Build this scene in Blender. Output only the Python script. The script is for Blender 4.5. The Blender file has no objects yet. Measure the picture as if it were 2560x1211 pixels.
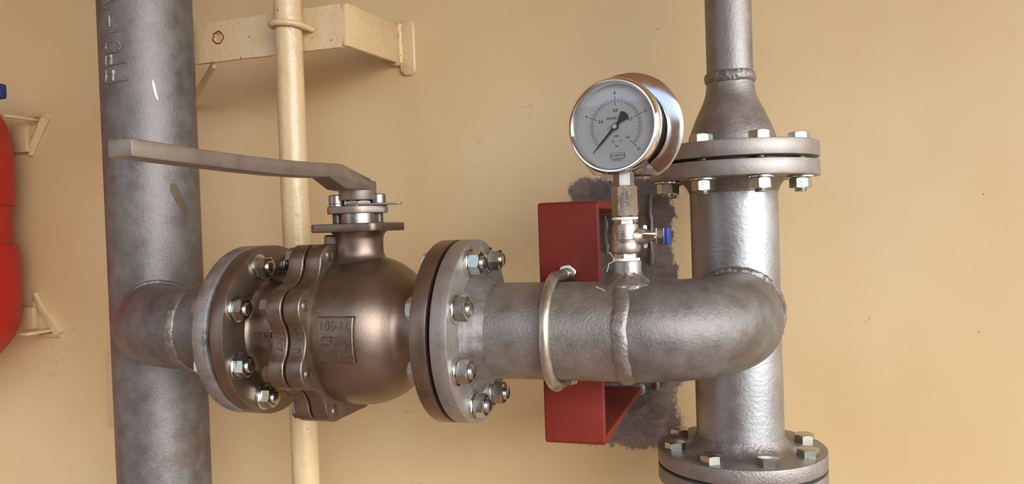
import bpy, bmesh, math, random
from mathutils import Vector, Matrix, noise
from math import sin, cos, pi, radians, sqrt, asin, atan2
random.seed(7)
S = 0.001                      # everything below is written in millimetres
scn = bpy.context.scene
col = scn.collection
V = Vector

# ------------------------------------------------------------------ camera, sky, exposure
CAM = V((315.35, -861.95, 121.5))
yaw, pit, rol = radians(17.52), radians(-1.02), radians(-1.95)
fwd = V((-sin(yaw)*cos(pit), cos(yaw)*cos(pit), sin(pit)))
r0 = V((cos(yaw), sin(yaw), 0)); u0 = r0.cross(fwd)
rr = r0*cos(rol) + u0*sin(rol); uu = -r0*sin(rol) + u0*cos(rol)
cd = bpy.data.cameras.new('camera'); cam = bpy.data.objects.new('camera', cd); col.objects.link(cam)
cd.sensor_width = 36; cd.lens = 1901.25/2560*36; cd.clip_start = 0.02; cd.clip_end = 200
M = Matrix((rr, uu, -fwd)).transposed().to_4x4(); M.translation = CAM*S
cam.matrix_world = M
scn.camera = cam
scn.view_settings.view_transform = 'Standard'
scn.view_settings.look = 'None'
scn.view_settings.gamma = 1
scn.view_settings.use_curve_mapping = False
scn.view_settings.exposure = 0.08

w = bpy.data.worlds.new('sky'); scn.world = w; w.use_nodes = True
nt = w.node_tree; nt.nodes.clear()
N = nt.nodes.new; L = nt.links.new
tc = N('ShaderNodeTexCoord'); sx = N('ShaderNodeSeparateXYZ'); L(tc.outputs['Generated'], sx.inputs[0])
mr = N('ShaderNodeMapRange'); mr.inputs['From Min'].default_value = -1; mr.inputs['From Max'].default_value = 1
L(sx.outputs['Z'], mr.inputs['Value'])
rp = N('ShaderNodeValToRGB'); e = rp.color_ramp.elements
e[0].position = 0.0; e[0].color = (0.10, 0.11, 0.12, 1)
e[1].position = 0.485; e[1].color = (0.30, 0.34, 0.38, 1)
for p, c in ((0.505, (0.86, 0.92, 1.0, 1)), (0.60, (0.70, 0.84, 1.0, 1)), (0.75, (0.50, 0.68, 1.0, 1)), (1.0, (0.25, 0.45, 0.9, 1))):
    k = e.new(p); k.color = c
L(mr.outputs[0], rp.inputs[0])
bg = N('ShaderNodeBackground'); bg.inputs['Strength'].default_value = 2.6
L(rp.outputs[0], bg.inputs[0]); wo = N('ShaderNodeOutputWorld'); L(bg.outputs[0], wo.inputs[0])

# the sky is brightest towards the hidden sun, off to the right behind the camera
sun = V((0.80, -0.52, 0.44)).normalized()
dp = N('ShaderNodeVectorMath'); dp.operation = 'DOT_PRODUCT'; dp.inputs[1].default_value = sun; L(tc.outputs['Generated'], dp.inputs[0])
cl = N('ShaderNodeMath'); cl.operation = 'MAXIMUM'; cl.inputs[1].default_value = 0; L(dp.outputs['Value'], cl.inputs[0])
pw = N('ShaderNodeMath'); pw.operation = 'POWER'; pw.inputs[1].default_value = 9; L(cl.outputs[0], pw.inputs[0])
st = N('ShaderNodeMath'); st.operation = 'MULTIPLY'; st.inputs[1].default_value = 13.0; L(pw.outputs[0], st.inputs[0])
bg.inputs['Strength'].default_value = 1.5
b2 = N('ShaderNodeBackground'); b2.inputs['Color'].default_value = (0.97, 0.985, 1.0, 1); L(st.outputs[0], b2.inputs['Strength'])
ad = N('ShaderNodeAddShader'); L(bg.outputs[0], ad.inputs[0]); L(b2.outputs[0], ad.inputs[1]); L(ad.outputs[0], wo.inputs[0])

# ------------------------------------------------------------------ mesh helpers
def obj(name, bm, mat, parent=None, loc=V((0, 0, 0)), smooth=35):
    for v in bm.verts: v.co = (v.co - loc)*S
    bmesh.ops.recalc_face_normals(bm, faces=bm.faces)
    me = bpy.data.meshes.new(name); bm.to_mesh(me); bm.free()
    me.materials.append(mat)
    me.polygons.foreach_set('use_smooth', [True]*len(me.polygons))
    me.set_sharp_from_angle(angle=radians(smooth))
    o = bpy.data.objects.new(name, me); col.objects.link(o)
    if parent: o.parent = parent
    else: o.location = loc*S
    return o

class Thing:
    def __init__(s, name, label, cat, loc, group=None):
        s.loc = V(loc); s.o = bpy.data.objects.new(name, None); col.objects.link(s.o)
        s.o.location = s.loc*S; s.o.empty_display_size = 0.02
        s.o['label'] = label; s.o['category'] = cat
        if group: s.o['group'] = group
    def part(s, name, bm, mat, parent=None, label=None, smooth=35):
        o = obj(name, bm, mat, parent or s.o, s.loc, smooth)
        if label: o['label'] = label
        return o

def single(name, bm, mat, label, cat, loc=(0, 0, 0), group=None, smooth=35):
    o = obj(name, bm, mat, None, V(loc), smooth); o['label'] = label; o['category'] = cat
    if group: o['group'] = group
    return o

AX = {'X': (V((1, 0, 0)), V((0, 1, 0)), V((0, 0, 1))), 'Y': (V((0, 1, 0)), V((0, 0, 1)), V((1, 0, 0))), 'Z': (V((0, 0, 1)), V((1, 0, 0)), V((0, 1, 0)))}
def frame(ax):
    if isinstance(ax, str): return AX[ax]
    if isinstance(ax, tuple): return ax
    a = ax.normalized(); t = V((0, 0, 1)) if abs(a.z) < 0.9 else V((1, 0, 0))
    b = a.cross(t).normalized(); return a, b, a.cross(b)

def B(): return bmesh.new()

def skin(bm, rings, closed=True, loop=False):
    n = len(rings[0])
    rg = rings + ([rings[0]] if loop else [])
    for a, b in zip(rg[:-1], rg[1:]):
        if len(a) == 1 and len(b) == 1: continue
        m = n if closed else n-1
        for i in range(max(len(a), len(b)) if closed else m):
            j = (i+1) % max(len(a), len(b))
            if len(a) == 1: f = (a[0], b[i], b[j])
            elif len(b) == 1: f = (a[i], a[j], b[0])
            else: f = (a[i], a[j], b[j], b[i])
            try: bm.faces.new(f)
            except ValueError: pass

def lathe(bm, prof, o, ax='Z', seg=72, rfun=None):
    """prof = [(h, r)] along the axis; r=0 closes"""
    a, b, c = frame(ax); o = V(o); rings = []
    for h, r in prof:
        if r <= 1e-6: rings.append([bm.verts.new(o + a*h)]); continue
        ring = []
        for i in range(seg):
            t = 2*pi*i/seg; q = r*(rfun(t, h) if rfun else 1)
            ring.append(bm.verts.new(o + a*h + b*q*cos(t) + c*q*sin(t)))
        rings.append(ring)
    n = seg
    for A, C in zip(rings[:-1], rings[1:]):
        for i in range(seg):
            j = (i+1) % seg
            if len(A) == 1 and len(C) == 1: continue
            if len(A) == 1: f = (A[0], C[i], C[j])
            elif len(C) == 1: f = (A[i], A[j], C[0])
            else: f = (A[i], A[j], C[j], C[i])
            bm.faces.new(f)
    return bm

def disc(bm, h0, h1, r, o, ax='Z', bev=1.0, seg=96, hole=0):
    """flat plate of revolution with small bevels, optional bore"""
    p = [(h0, hole), (h0, r-bev), (h0+bev*.3, r-bev*.3), (h0+bev, r), (h1-bev, r), (h1-bev*.3, r-bev*.3), (h1, r-bev), (h1, hole)]
    if hole: p = p + [(h0, hole)]
    return lathe(bm, p, o, ax, seg)

def tube(bm, pts, rad, seg=16, closed=False, caps=True, lump=0, lscale=0.12):
    pts = [V(p) for p in pts]; n = len(pts)
    R = rad if isinstance(rad, (list, tuple)) else [rad]*n
    tan = []
    for i in range(n):
        if closed: t = pts[(i+1) % n] - pts[i-1]
        else: t = pts[min(i+1, n-1)] - pts[max(i-1, 0)]
        tan.append(t.normalized())
    t0 = tan[0]; up = V((0, 0, 1)) if abs(t0.z) < 0.9 else V((1, 0, 0))
    nx = t0.cross(up).normalized(); fr = []
    for t in tan:
        nx = (nx - t*nx.dot(t)).normalized(); fr.append((nx, t.cross(nx)))
    rings = []
    for i, p in enumerate(pts):
        a, b = fr[i]; ring = []
        for k in range(seg):
            th = 2*pi*k/seg; d = a*cos(th) + b*sin(th); r = R[i]
            if lump: r *= 1 + lump*noise.noise((p + d*r)*lscale)
            ring.append(bm.verts.new(p + d*r))
        rings.append(ring)
    if closed:
        # align the last ring with the first one
        best = min(range(seg), key=lambda s_: (rings[-1][0].co - rings[0][s_].co).length)
        skin(bm, rings)
        for k in range(seg):
            bm.faces.new((rings[-1][k], rings[-1][(k+1) % seg], rings[0][(k+1+best) % seg], rings[0][(k+best) % seg]))
    else:
        skin(bm, rings)
        if caps:
            bm.faces.new(rings[0]); bm.faces.new(rings[-1])
    return bm

def prism(bm, out, fn, h0, h1, bev=0, seg=2):
    """extrude a 2D outline; fn(u,v,w) -> world"""
    tmp = B()
    a = [tmp.verts.new(fn(u, v, h0)) for u, v in out]; b = [tmp.verts.new(fn(u, v, h1)) for u, v in out]
    n = len(out)
    tmp.faces.new(a); tmp.faces.new(b)
    for i in range(n): tmp.faces.new((a[i], a[(i+1) % n], b[(i+1) % n], b[i]))
    bmesh.ops.recalc_face_normals(tmp, faces=tmp.faces)
    if bev:
        ed = [e_ for e_ in tmp.edges if len(e_.link_faces) == 2 and e_.calc_face_angle() > 0.5]
        bmesh.ops.bevel(tmp, geom=ed, offset=bev, segments=seg, affect='EDGES', profile=0.5, clamp_overlap=True)
    merge(bm, tmp); return bm

def merge(bm, tmp):
    m = {v: bm.verts.new(v.co) for v in tmp.verts}
    for f in tmp.faces:
        try: bm.faces.new([m[v] for v in f.verts])
        except ValueError: pass
    tmp.free()

def box(bm, lo, hi, bev=0, seg=2):
    return prism(bm, [(lo[0], lo[1]), (hi[0], lo[1]), (hi[0], hi[1]), (lo[0], hi[1])], lambda u, v, w_: V((u, v, w_)), lo[2], hi[2], bev, seg)

def hexa(bm, h0, h1, af, o, ax='X', spin=0, both=False, hole=0, seg=48):
    a, b, c = frame(ax); o = V(o); rc = af/2*0.96
    def rh(t):
        q = ((t - spin) % (pi/3)) - pi/6
        return af/2/cos(q)
    def ring(hf, rf):
        return [bm.verts.new(o + a*hf(2*pi*i/seg + spin) + (b*cos(2*pi*i/seg+spin) + c*sin(2*pi*i/seg+spin))*rf(2*pi*i/seg + spin)) for i in range(seg)]
    sgn = 1 if h1 > h0 else -1
    rings = []
    if both:
        rings += [ring(lambda t: h0, lambda t: rc), ring(lambda t: h0 + sgn*(rh(t)-rc)*.55, rh)]
    else: rings += [ring(lambda t: h0, rh)]
    rings += [ring(lambda t: h1 - sgn*(rh(t)-rc)*.55, rh), ring(lambda t: h1, lambda t: rc)]
    if hole:
        rings += [ring(lambda t: h1, lambda t: hole+1), ring(lambda t: h1-sgn*1, lambda t: hole)]
    skin(bm, rings)
    bm.faces.new(rings[0]); bm.faces.new(rings[-1])
    return bm

def thread(bm, h0, h1, r, o, ax='X', pitch=1.8, seg=24, dome=True):
    p = [(h0, 0), (h0, r)]; h = h0; s_ = 1 if h1 > h0 else -1
    k = 0
    while abs(h - h1) > pitch:
        h += s_*pitch/2; k += 1; p.append((h, r - (0.9 if k % 2 else 0)))
    p += [(h1 - s_*.6, r-.3), (h1, r-1.2), (h1, 0)]
    return lathe(bm, p, o, ax, seg)

_fonts = {}
def text(bm, s, cap, depth, fn, align='CENTER', sp=1.0, squash=1.0, bold=0):
    if bold:
        for du in (-bold*cap*1.6, 0, bold*cap*1.6): text(bm, s, cap, depth, (lambda u, v, w_, du=du: fn(u+du, v, w_)), align, sp, squash, 0)
        return bm
    """lettering: fn(u, v, w) maps right/up/out in mm to the world"""
    cu = bpy.data.curves.new('t', 'FONT'); cu.body = s; cu.size = 1; cu.extrude = 0.5 if depth else 0
    cu.align_x = align; cu.align_y = 'CENTER'; cu.space_character = sp; cu.resolution_u = 3
    o = bpy.data.objects.new('t', cu); col.objects.link(o)
    me = bpy.data.meshes.new_from_object(o)
    k = cap/0.72; vs = []
    for v in me.vertices: vs.append(bm.verts.new(fn(v.co.x*k*squash, v.co.y*k, (v.co.z+.5)*depth if depth else 0)))
    for p in me.polygons:
        try: bm.faces.new([vs[i] for i in p.vertices])
        except ValueError: pass
    bpy.data.objects.remove(o); bpy.data.curves.remove(cu); bpy.data.meshes.remove(me)
    return bm

# ------------------------------------------------------------------ materials
def srgb(r, g, b):
    f = lambda x: ((x/255+.055)/1.055)**2.4 if x > 10 else x/255/12.92
    return (f(r), f(g), f(b), 1)

def material(name, ca, cb, metal=0, rough=.5, scale=30, bump=0, bscale=80, rough2=None, cells=0, cscale=90,
             rust=None, rthr=.62, rscale=9, coat=0, stretch=(1, 1, 1), spots=None, spec=.5, dist=.0015, contrast=.25, detail=6):
    m = bpy.data.materials.new(name); m.use_nodes = True; t = m.node_tree; n = t.nodes.new; l = t.links.new
    p = t.nodes['Principled BSDF']
    tc = n('ShaderNodeTexCoord'); mp = n('ShaderNodeMapping'); l(tc.outputs['Object'], mp.inputs[0]); mp.inputs['Scale'].default_value = stretch
    no = n('ShaderNodeTexNoise'); no.inputs['Scale'].default_value = scale; no.inputs['Detail'].default_value = detail; no.inputs['Roughness'].default_value = .62
    l(mp.outputs[0], no.inputs['Vector'])
    cr = n('ShaderNodeValToRGB'); cr.color_ramp.elements[0].position = .5-contrast; cr.color_ramp.elements[1].position = .5+contrast
    cr.color_ramp.elements[0].color = ca; cr.color_ramp.elements[1].color = cb
    l(no.outputs[0], cr.inputs[0]); c = cr.outputs[0]
    rv = n('ShaderNodeMapRange'); rv.inputs['From Min'].default_value = .3; rv.inputs['From Max'].default_value = .7
    rv.inputs['To Min'].default_value = rough; rv.inputs['To Max'].default_value = rough2 if rough2 is not None else rough+.08
    l(no.outputs[0], rv.inputs[0]); rsock = rv.outputs[0]
    p.inputs['Metallic'].default_value = metal
    height = None
    if cells:
        vo = n('ShaderNodeTexVoronoi'); vo.inputs['Scale'].default_value = cscale
        nd = n('ShaderNodeTexNoise'); nd.inputs['Scale'].default_value = cscale*1.3; l(mp.outputs[0], nd.inputs['Vector'])
        mx = n('ShaderNodeMixRGB'); mx.inputs[0].default_value = .012; l(mp.outputs[0], mx.inputs[1]); l(nd.outputs['Color'], mx.inputs[2])
        l(mx.outputs[0], vo.inputs['Vector'])
        m2 = n('ShaderNodeMixRGB'); m2.blend_type = 'OVERLAY'; m2.inputs[0].default_value = cells
        l(c, m2.inputs[1]); l(vo.outputs['Color'], m2.inputs[2])
        bw = n('ShaderNodeRGBToBW'); l(vo.outputs['Color'], bw.inputs[0]); l(bw.outputs[0], m2.inputs[2]); c = m2.outputs[0]
    if rust:
        rn = n('ShaderNodeTexNoise'); rn.inputs['Scale'].default_value = rscale; rn.inputs['Detail'].default_value = 8; rn.inputs['Roughness'].default_value = .7
        l(tc.outputs['Object'], rn.inputs['Vector'])
        rr_ = n('ShaderNodeValToRGB'); rr_.color_ramp.elements[0].position = rthr; rr_.color_ramp.elements[1].position = rthr+.07
        l(rn.outputs[0], rr_.inputs[0])
        m3 = n('ShaderNodeMixRGB'); m3.inputs[2].default_value = rust
        ml = n('ShaderNodeMath'); ml.operation = 'MULTIPLY'; ml.inputs[1].default_value = .5; l(rr_.outputs[0], ml.inputs[0])
        l(ml.outputs[0], m3.inputs[0]); l(c, m3.inputs[1]); c = m3.outputs[0]
    if spots:      # small dark specks
        vs = n('ShaderNodeTexVoronoi'); vs.inputs['Scale'].default_value = spots[1]; l(tc.outputs['Object'], vs.inputs['Vector'])
        sr = n('ShaderNodeValToRGB'); sr.color_ramp.elements[0].position = spots[2]; sr.color_ramp.elements[1].position = spots[2]*1.5
        sr.color_ramp.elements[0].color = (1, 1, 1, 1); sr.color_ramp.elements[1].color = (0, 0, 0, 1)
        l(vs.outputs['Distance'], sr.inputs[0])
        bw = n('ShaderNodeSeparateColor'); l(vs.outputs['Color'], bw.inputs[0])
        gt = n('ShaderNodeMath'); gt.operation = 'GREATER_THAN'; gt.inputs[1].default_value = .72; l(bw.outputs[0], gt.inputs[0])
        mm = n('ShaderNodeMath'); mm.operation = 'MULTIPLY'; l(sr.outputs[0], mm.inputs[0]); l(gt.outputs[0], mm.inputs[1])
        m4 = n('ShaderNodeMixRGB'); m4.inputs[2].default_value = spots[0]; l(mm.outputs[0], m4.inputs[0]); l(c, m4.inputs[1]); c = m4.outputs[0]
    l(c, p.inputs['Base Color']); l(rsock, p.inputs['Roughness'])
    p.inputs['Coat Weight'].default_value = coat; p.inputs['Coat Roughness'].default_value = .15
    p.inputs['Specular IOR Level'].default_value = spec
    if bump:
        bn = n('ShaderNodeTexNoise'); bn.inputs['Scale'].default_value = bscale; bn.inputs['Detail'].default_value = 5
        l(mp.outputs[0], bn.inputs['Vector'])
        b = n('ShaderNodeBump'); b.inputs['Strength'].default_value = bump; b.inputs['Distance'].default_value = dist
        l(bn.outputs[0], b.inputs['Height']); l(b.outputs[0], p.inputs['Normal'])
    m['p'] = 0
    return m

RUST = srgb(92, 62, 46)
galv = material('galvanised_steel', (.215, .187, .165, 1), (.345, .31, .28, 1), .72, .40, 34, .7, 330, rough2=.56, cells=.04, cscale=260, rust=srgb(106, 84, 68), rthr=.60, dist=.0012)
galv_pipe = material('galvanised_pipe', (.145, .13, .122, 1), (.235, .215, .20, 1), .62, .42, 30, .5, 280, rough2=.58, cells=.07, cscale=240, rust=srgb(98, 76, 60), rthr=.565, rscale=8, contrast=.16, dist=.001)
galv_mid = material('weathered_galvanised', (.20, .18, .163, 1), (.33, .30, .275, 1), .75, .38, 30, .5, 260, rough2=.54, cells=.05, cscale=220, rust=srgb(100, 80, 66), rthr=.66, rscale=9, dist=.001)
galv_bright = material('fresh_galvanised_pipe', (.29, .28, .275, 1), (.44, .43, .425, 1), .88, .33, 18, .4, 240, rough2=.46, cells=.04, cscale=230, rust=RUST, rthr=.76, dist=.001)
flange_m = material('machined_galvanised', (.27, .24, .212, 1), (.395, .355, .318, 1), .72, .42, 40, .3, 260, rough2=.54, rust=srgb(92, 66, 52), rthr=.66, rscale=22, dist=.0008)
galv_dull = material('dull_galvanised', (.22, .20, .178, 1), (.42, .39, .355, 1), .75, .40, 40, .6, 160, rough2=.6, rust=srgb(60, 50, 40), rthr=.56, rscale=26, dist=.0012)
weld = material('galvanised_weld', (.185, .16, .14, 1), (.34, .305, .275, 1), .72, .38, 70, .7, 240, rough2=.52, dist=.0015)
bronze = material('cast_stainless', (.185, .135, .10, 1), (.265, .198, .15, 1), .9, .34, 30, .22, 420, rough2=.42, dist=.0006)
bronze_cast = material('cast_stainless_rough', (.165, .12, .09, 1), (.27, .203, .155, 1), .9, .36, 60, .35, 300, rough2=.46, dist=.0010)
steel_mach = material('machined_stainless', (.27, .245, .225, 1), (.41, .38, .35, 1), .95, .28, 60, .08, 300)
handle_m = material('handle_stainless', (.25, .205, .168, 1), (.34, .285, .24, 1), .75, .40, 50, .15, 500, rough2=.48, dist=.0005)
zinc = material('zinc_plated', (.40, .41, .34, 1), (.60, .62, .57, 1), 1, .15, 70, .06, 200, rough2=.28, rust=srgb(110, 102, 62), rthr=.60, rscale=60)
zinc_w = material('zinc_washer', (.55, .57, .55, 1), (.75, .78, .76, 1), 1, .16, 50, rough2=.26)
ubolt_m = material('weathered_zinc_rod', (.36, .33, .25, 1), (.56, .54, .46, 1), .9, .3, 60, .15, 200, rough2=.45, rust=srgb(78, 62, 50), rthr=.60, rscale=24)
cream = material('cream_paint', srgb(200, 172, 126), srgb(210, 183, 137), 0, .30, 12, .35, 60, coat=.2, dist=.0014, contrast=.3, spots=(srgb(120, 70, 50), 26, .035))
cream_rough = material('cream_paint_thick', srgb(198, 170, 125), srgb(212, 185, 140), 0, .26, 20, .6, 90, coat=.3, dist=.0025, contrast=.3, spots=(srgb(120, 60, 45), 60, .07))
red_p = material('red_primer', srgb(112, 34, 22), srgb(124, 42, 28), 0, .5, 20, .3, 120, rough2=.62, dist=.0008, contrast=.3, spec=.3)
red_pl = material('red_plastic', srgb(172, 20, 10), srgb(182, 26, 14), 0, .45, 12, .15, 300, dist=.0005)
blue_pl = material('blue_plastic', srgb(24, 40, 92), srgb(32, 52, 112), 0, .35, 20)
blue_sl = material('blue_sleeve', srgb(14, 38, 128), srgb(20, 46, 140), 0, .4, 20)
black_m = material('black_rubber', (.012, .012, .012, 1), (.025, .025, .025, 1), 0, .6, 20)
gap_m = material('gasket_black', (.008, .008, .008, 1), (.014, .014, .014, 1), 0, .8, 20)
chrome = material('polished_steel', (.80, .77, .72, 1), (.84, .81, .77, 1), 1, .06, 20, rough2=.10)
chrome_b = material('bright_steel_back', (.68, .67, .66, 1), (.76, .75, .74, 1), 1, .12, 60, rough2=.20)
nickel = material('warm_nickel', (.33, .265, .21, 1), (.45, .37, .30, 1), 1, .22, 60, .12, 220, rough2=.34)
nickel_cast = material('cast_nickel', (.34, .275, .225, 1), (.46, .385, .325, 1), .92, .32, 120, .2, 600, rough2=.44, dist=.0006)
tape_m = material('white_tape', srgb(226, 218, 205), srgb(240, 236, 228), 0, .5, 60, .4, 200)
dial_m = material('dial_face', srgb(206, 208, 210), srgb(214, 216, 218), 0, .5, 3)
ink = material('black_ink', (.012, .012, .014, 1), (.016, .016, .018, 1), 0, .6, 10)
ink_b = material('blue_ink', srgb(20, 60, 122), srgb(24, 66, 130), 0, .6, 10)
white_m = material('white_enamel', (.8, .8, .8, 1), (.85, .85, .85, 1), 0, .35, 10)
grey_paint = material('grey_patch_paint', srgb(88, 80, 76), srgb(120, 110, 104), 0, .35, 30, .8, 80, dist=.002)
brown_mark = material('brown_mark', srgb(88, 70, 48), srgb(104, 88, 66), 0, .6, 40)
deck_m = material('deck_paint', srgb(150, 118, 94), srgb(168, 134, 108), 0, .6, 2)
ceil_m = material('overhead_paint', srgb(206, 170, 122), srgb(214, 180, 130), 0, .5, 2)

def glass_mat():
    m = bpy.data.materials.new('gauge_glass'); m.use_nodes = True; t = m.node_tree; t.nodes.clear(); n = t.nodes.new; l = t.links.new
    fr = n('ShaderNodeFresnel'); fr.inputs[0].default_value = 1.28
    tr = n('ShaderNodeBsdfTransparent'); gl = n('ShaderNodeBsdfGlossy'); gl.inputs['Roughness'].default_value = .02
    mx = n('ShaderNodeMixShader'); l(fr.outputs[0], mx.inputs[0]); l(tr.outputs[0], mx.inputs[1]); l(gl.outputs[0], mx.inputs[2])
    o = n('ShaderNodeOutputMaterial'); l(mx.outputs[0], o.inputs[0]); return m
def liquid_mat():
    m = bpy.data.materials.new('gauge_filling'); m.use_nodes = True; t = m.node_tree; t.nodes.clear(); n = t.nodes.new; l = t.links.new
    tr = n('ShaderNodeBsdfTransparent'); tr.inputs[0].default_value = (.96, .945, .925, 1)
    gl = n('ShaderNodeBsdfGlossy'); gl.inputs['Roughness'].default_value = .05
    mx = n('ShaderNodeMixShader'); mx.inputs[0].default_value = .004; l(tr.outputs[0], mx.inputs[1]); l(gl.outputs[0], mx.inputs[2])
    o = n('ShaderNodeOutputMaterial'); l(mx.outputs[0], o.inputs[0]); return m
glass_m = glass_mat(); liquid_m = liquid_mat()

def wall_mat():
    """cream gloss paint over steel, with the brushed grey primer patch around the red bracket"""
    m = bpy.data.materials.new('wall_paint'); m.use_nodes = True; t = m.node_tree; n = t.nodes.new; l = t.links.new
    p = t.nodes['Principled BSDF']; tc = n('ShaderNodeTexCoord')
    def no(scale, detail=5, st=(1, 1, 1), rough=.6, d=0):
        mp = n('ShaderNodeMapping'); mp.inputs['Scale'].default_value = st; l(tc.outputs['Object'], mp.inputs[0])
        x = n('ShaderNodeTexNoise'); x.inputs['Scale'].default_value = scale; x.inputs['Detail'].default_value = detail; x.inputs['Roughness'].default_value = rough; x.inputs['Distortion'].default_value = d
        l(mp.outputs[0], x.inputs['Vector']); return x
    def ma(op, a, b=None, c=None):
        x = n('ShaderNodeMath'); x.operation = op
        for i, q in enumerate((a, b, c)):
            if q is None: continue
            if isinstance(q, (int, float)): x.inputs[i].default_value = q
            else: l(q, x.inputs[i])
        return x.outputs[0]
    base = n('ShaderNodeValToRGB'); base.color_ramp.elements[0].position = .3; base.color_ramp.elements[1].position = .7
    base.color_ramp.elements[0].color = srgb(205, 174, 124); base.color_ramp.elements[1].color = srgb(213, 188, 143)
    l(no(2.2, 3).outputs[0], base.inputs[0]); c = base.outputs[0]
    # specks
    vs = n('ShaderNodeTexVoronoi'); vs.inputs['Scale'].default_value = 22; l(tc.outputs['Object'], vs.inputs['Vector'])
    sr = n('ShaderNodeValToRGB'); sr.color_ramp.elements[0].position = .022; sr.color_ramp.elements[1].position = .035
    sr.color_ramp.elements[0].color = (1, 1, 1, 1); sr.color_ramp.elements[1].color = (0, 0, 0, 1); l(vs.outputs['Distance'], sr.inputs[0])
    sc = n('ShaderNodeSeparateColor'); l(vs.outputs['Color'], sc.inputs[0])
    k = ma('MULTIPLY', sr.outputs[0], ma('GREATER_THAN', sc.outputs[0], .6))
    m1 = n('ShaderNodeMixRGB'); m1.inputs[2].default_value = srgb(120, 74, 48); l(ma('MULTIPLY', k, .8), m1.inputs[0]); l(c, m1.inputs[1]); c = m1.outputs[0]
    # thin scratches in the paint
    sn = no(9, 2, (.7, 1, 2.6), .5, .6)
    sl = ma('ABSOLUTE', ma('SUBTRACT', sn.outputs[0], .5)); gate = ma('GREATER_THAN', no(4.3, 3).outputs[0], .64)
    sk = ma('MULTIPLY', ma('MULTIPLY', ma('LESS_THAN', sl, .0035), gate), ma('GREATER_THAN', no(60, 2).outputs[0], .52))
    m5 = n('ShaderNodeMixRGB'); m5.inputs[2].default_value = srgb(150, 112, 74); l(ma('MULTIPLY', sk, .35), m5.inputs[0]); l(c, m5.inputs[1]); c = m5.outputs[0]
    # patch mask: distance to a box, ragged by brush noise
    sx = n('ShaderNodeSeparateXYZ'); l(tc.outputs['Object'], sx.inputs[0])
    X, Z = sx.outputs['X'], sx.outputs['Z']
    nl = no(16, 6, (1, 1, 1), .7); nf = no(95, 4, (1.0, 1, .5), .7)
    jit = ma('ADD', ma('MULTIPLY', ma('SUBTRACT', nl.outputs[0], .5), .075), ma('MULTIPLY', ma('SUBTRACT', nf.outputs[0], .5), .024))
    dx = ma('SUBTRACT', ma('ABSOLUTE', ma('SUBTRACT', X, .110)), .088)
    dz = ma('SUBTRACT', ma('ABSOLUTE', ma('SUBTRACT', Z, -.025)), .222)
    d = ma('ADD', ma('SMOOTH_MAX', dx, dz, .03), jit)
    mk = n('ShaderNodeValToRGB'); mk.color_ramp.elements[0].position = .498; mk.color_ramp.elements[1].position = .502
    mk.color_ramp.elements[0].color = (1, 1, 1, 1); mk.color_ramp.elements[1].color = (0, 0, 0, 1); l(ma('ADD', d, .5), mk.inputs[0])
    gb = no(75, 6, (.45, 1, .8), .65, .9)
    gc = n('ShaderNodeValToRGB'); gc.color_ramp.elements[0].position = .40; gc.color_ramp.elements[1].position = .60
    gc.color_ramp.elements[0].color = srgb(74, 64, 60); gc.color_ramp.elements[1].color = srgb(128, 114, 104); l(ma('ADD', ma('MULTIPLY', gb.outputs[0], .45), ma('MULTIPLY', no(7, 2).outputs[0], .55)), gc.inputs[0])
    m2 = n('ShaderNodeMixRGB'); l(mk.outputs[0], m2.inputs[0]); l(c, m2.inputs[1]); l(gc.outputs[0], m2.inputs[2]); c = m2.outputs[0]
    l(c, p.inputs['Base Color']); p.inputs['Roughness'].default_value = .38
    # long soft undulation of the plating plus orange peel, brush strokes in the patch
    hb = ma('ADD', ma('MULTIPLY', no(3, 2, (1, 1, .25)).outputs[0], 3.0), ma('MULTIPLY', no(160, 3).outputs[0], .06))
    hb = ma('ADD', hb, ma('MULTIPLY', ma('MULTIPLY', gb.outputs[0], mk.outputs[0]), 1.2))
    b = n('ShaderNodeBump'); b.inputs['Strength'].default_value = .45; b.inputs['Distance'].default_value = .004
    l(hb, b.inputs['Height']); l(b.outputs[0], p.inputs['Normal'])
    return m
wall_m = wall_mat()

# ------------------------------------------------------------------ setting
WY = 390
def struct(name, bm, m):
    o = obj(name, bm, m); o['kind'] = 'structure'; return o
struct('wall_back', box(B(), (-2600, WY, -1300), (3600, WY+12, 1500)), wall_m)
struct('shade_wall_left', box(B(), (-2620, -2400, -1300), (-2600, WY, 1500)), deck_m)  # unseen side wall, added in deck brown to darken the left end
struct('wall_front', box(B(), (-1500, -3020, -1300), (850, -3000, 850)), deck_m)
struct('floor', box(B(), (-2620, -3200, -1320), (3600, WY+12, -1300)), deck_m)
struct('ceiling', box(B(), (-2620, -2300, 1500), (3600, WY+12, 1520)), ceil_m)

# ------------------------------------------------------------------ flange bolts
BOLT = None
def make_bolt(loc, label, group, Lg=44):
    t = Thing('flange_bolt', label, 'bolt', loc, group)
    o = t.loc
    bm = B(); hexa(bm, -Lg, -Lg-10.5, 24, o, 'X'); t.part('bolt_head', bm, zinc)
    bm = B(); thread(bm, -Lg+.5, 21, 7.9, o, 'X', 2.0); t.part('shank', bm, zinc)
    bm = B(); disc(bm, 0, 3.2, 16.4, o, 'X', .6, 48, hole=8.3); t.part('washer', bm, zinc_w)
    bm = B(); hexa(bm, 3.2, 16.6, 24, o, 'X', both=True, hole=8.0); t.part('nut', bm, zinc)
    return t.o
def dup(o, loc, rot, label, group):
    r = o.copy(); col.objects.link(r); r.location = V(loc)*S; r.rotation_euler = rot; r['label'] = label; r['group'] = group
    for ch in list(o.children):
        c = ch.copy(); col.objects.link(c); c.parent = r
    return r
def bolt(loc, rot, label, group):
    global BOLT
    if BOLT is None:
        BOLT = make_bolt(loc, label, group); BOLT.rotation_euler = rot
    else: dup(BOLT, loc, rot, label, group)

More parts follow.
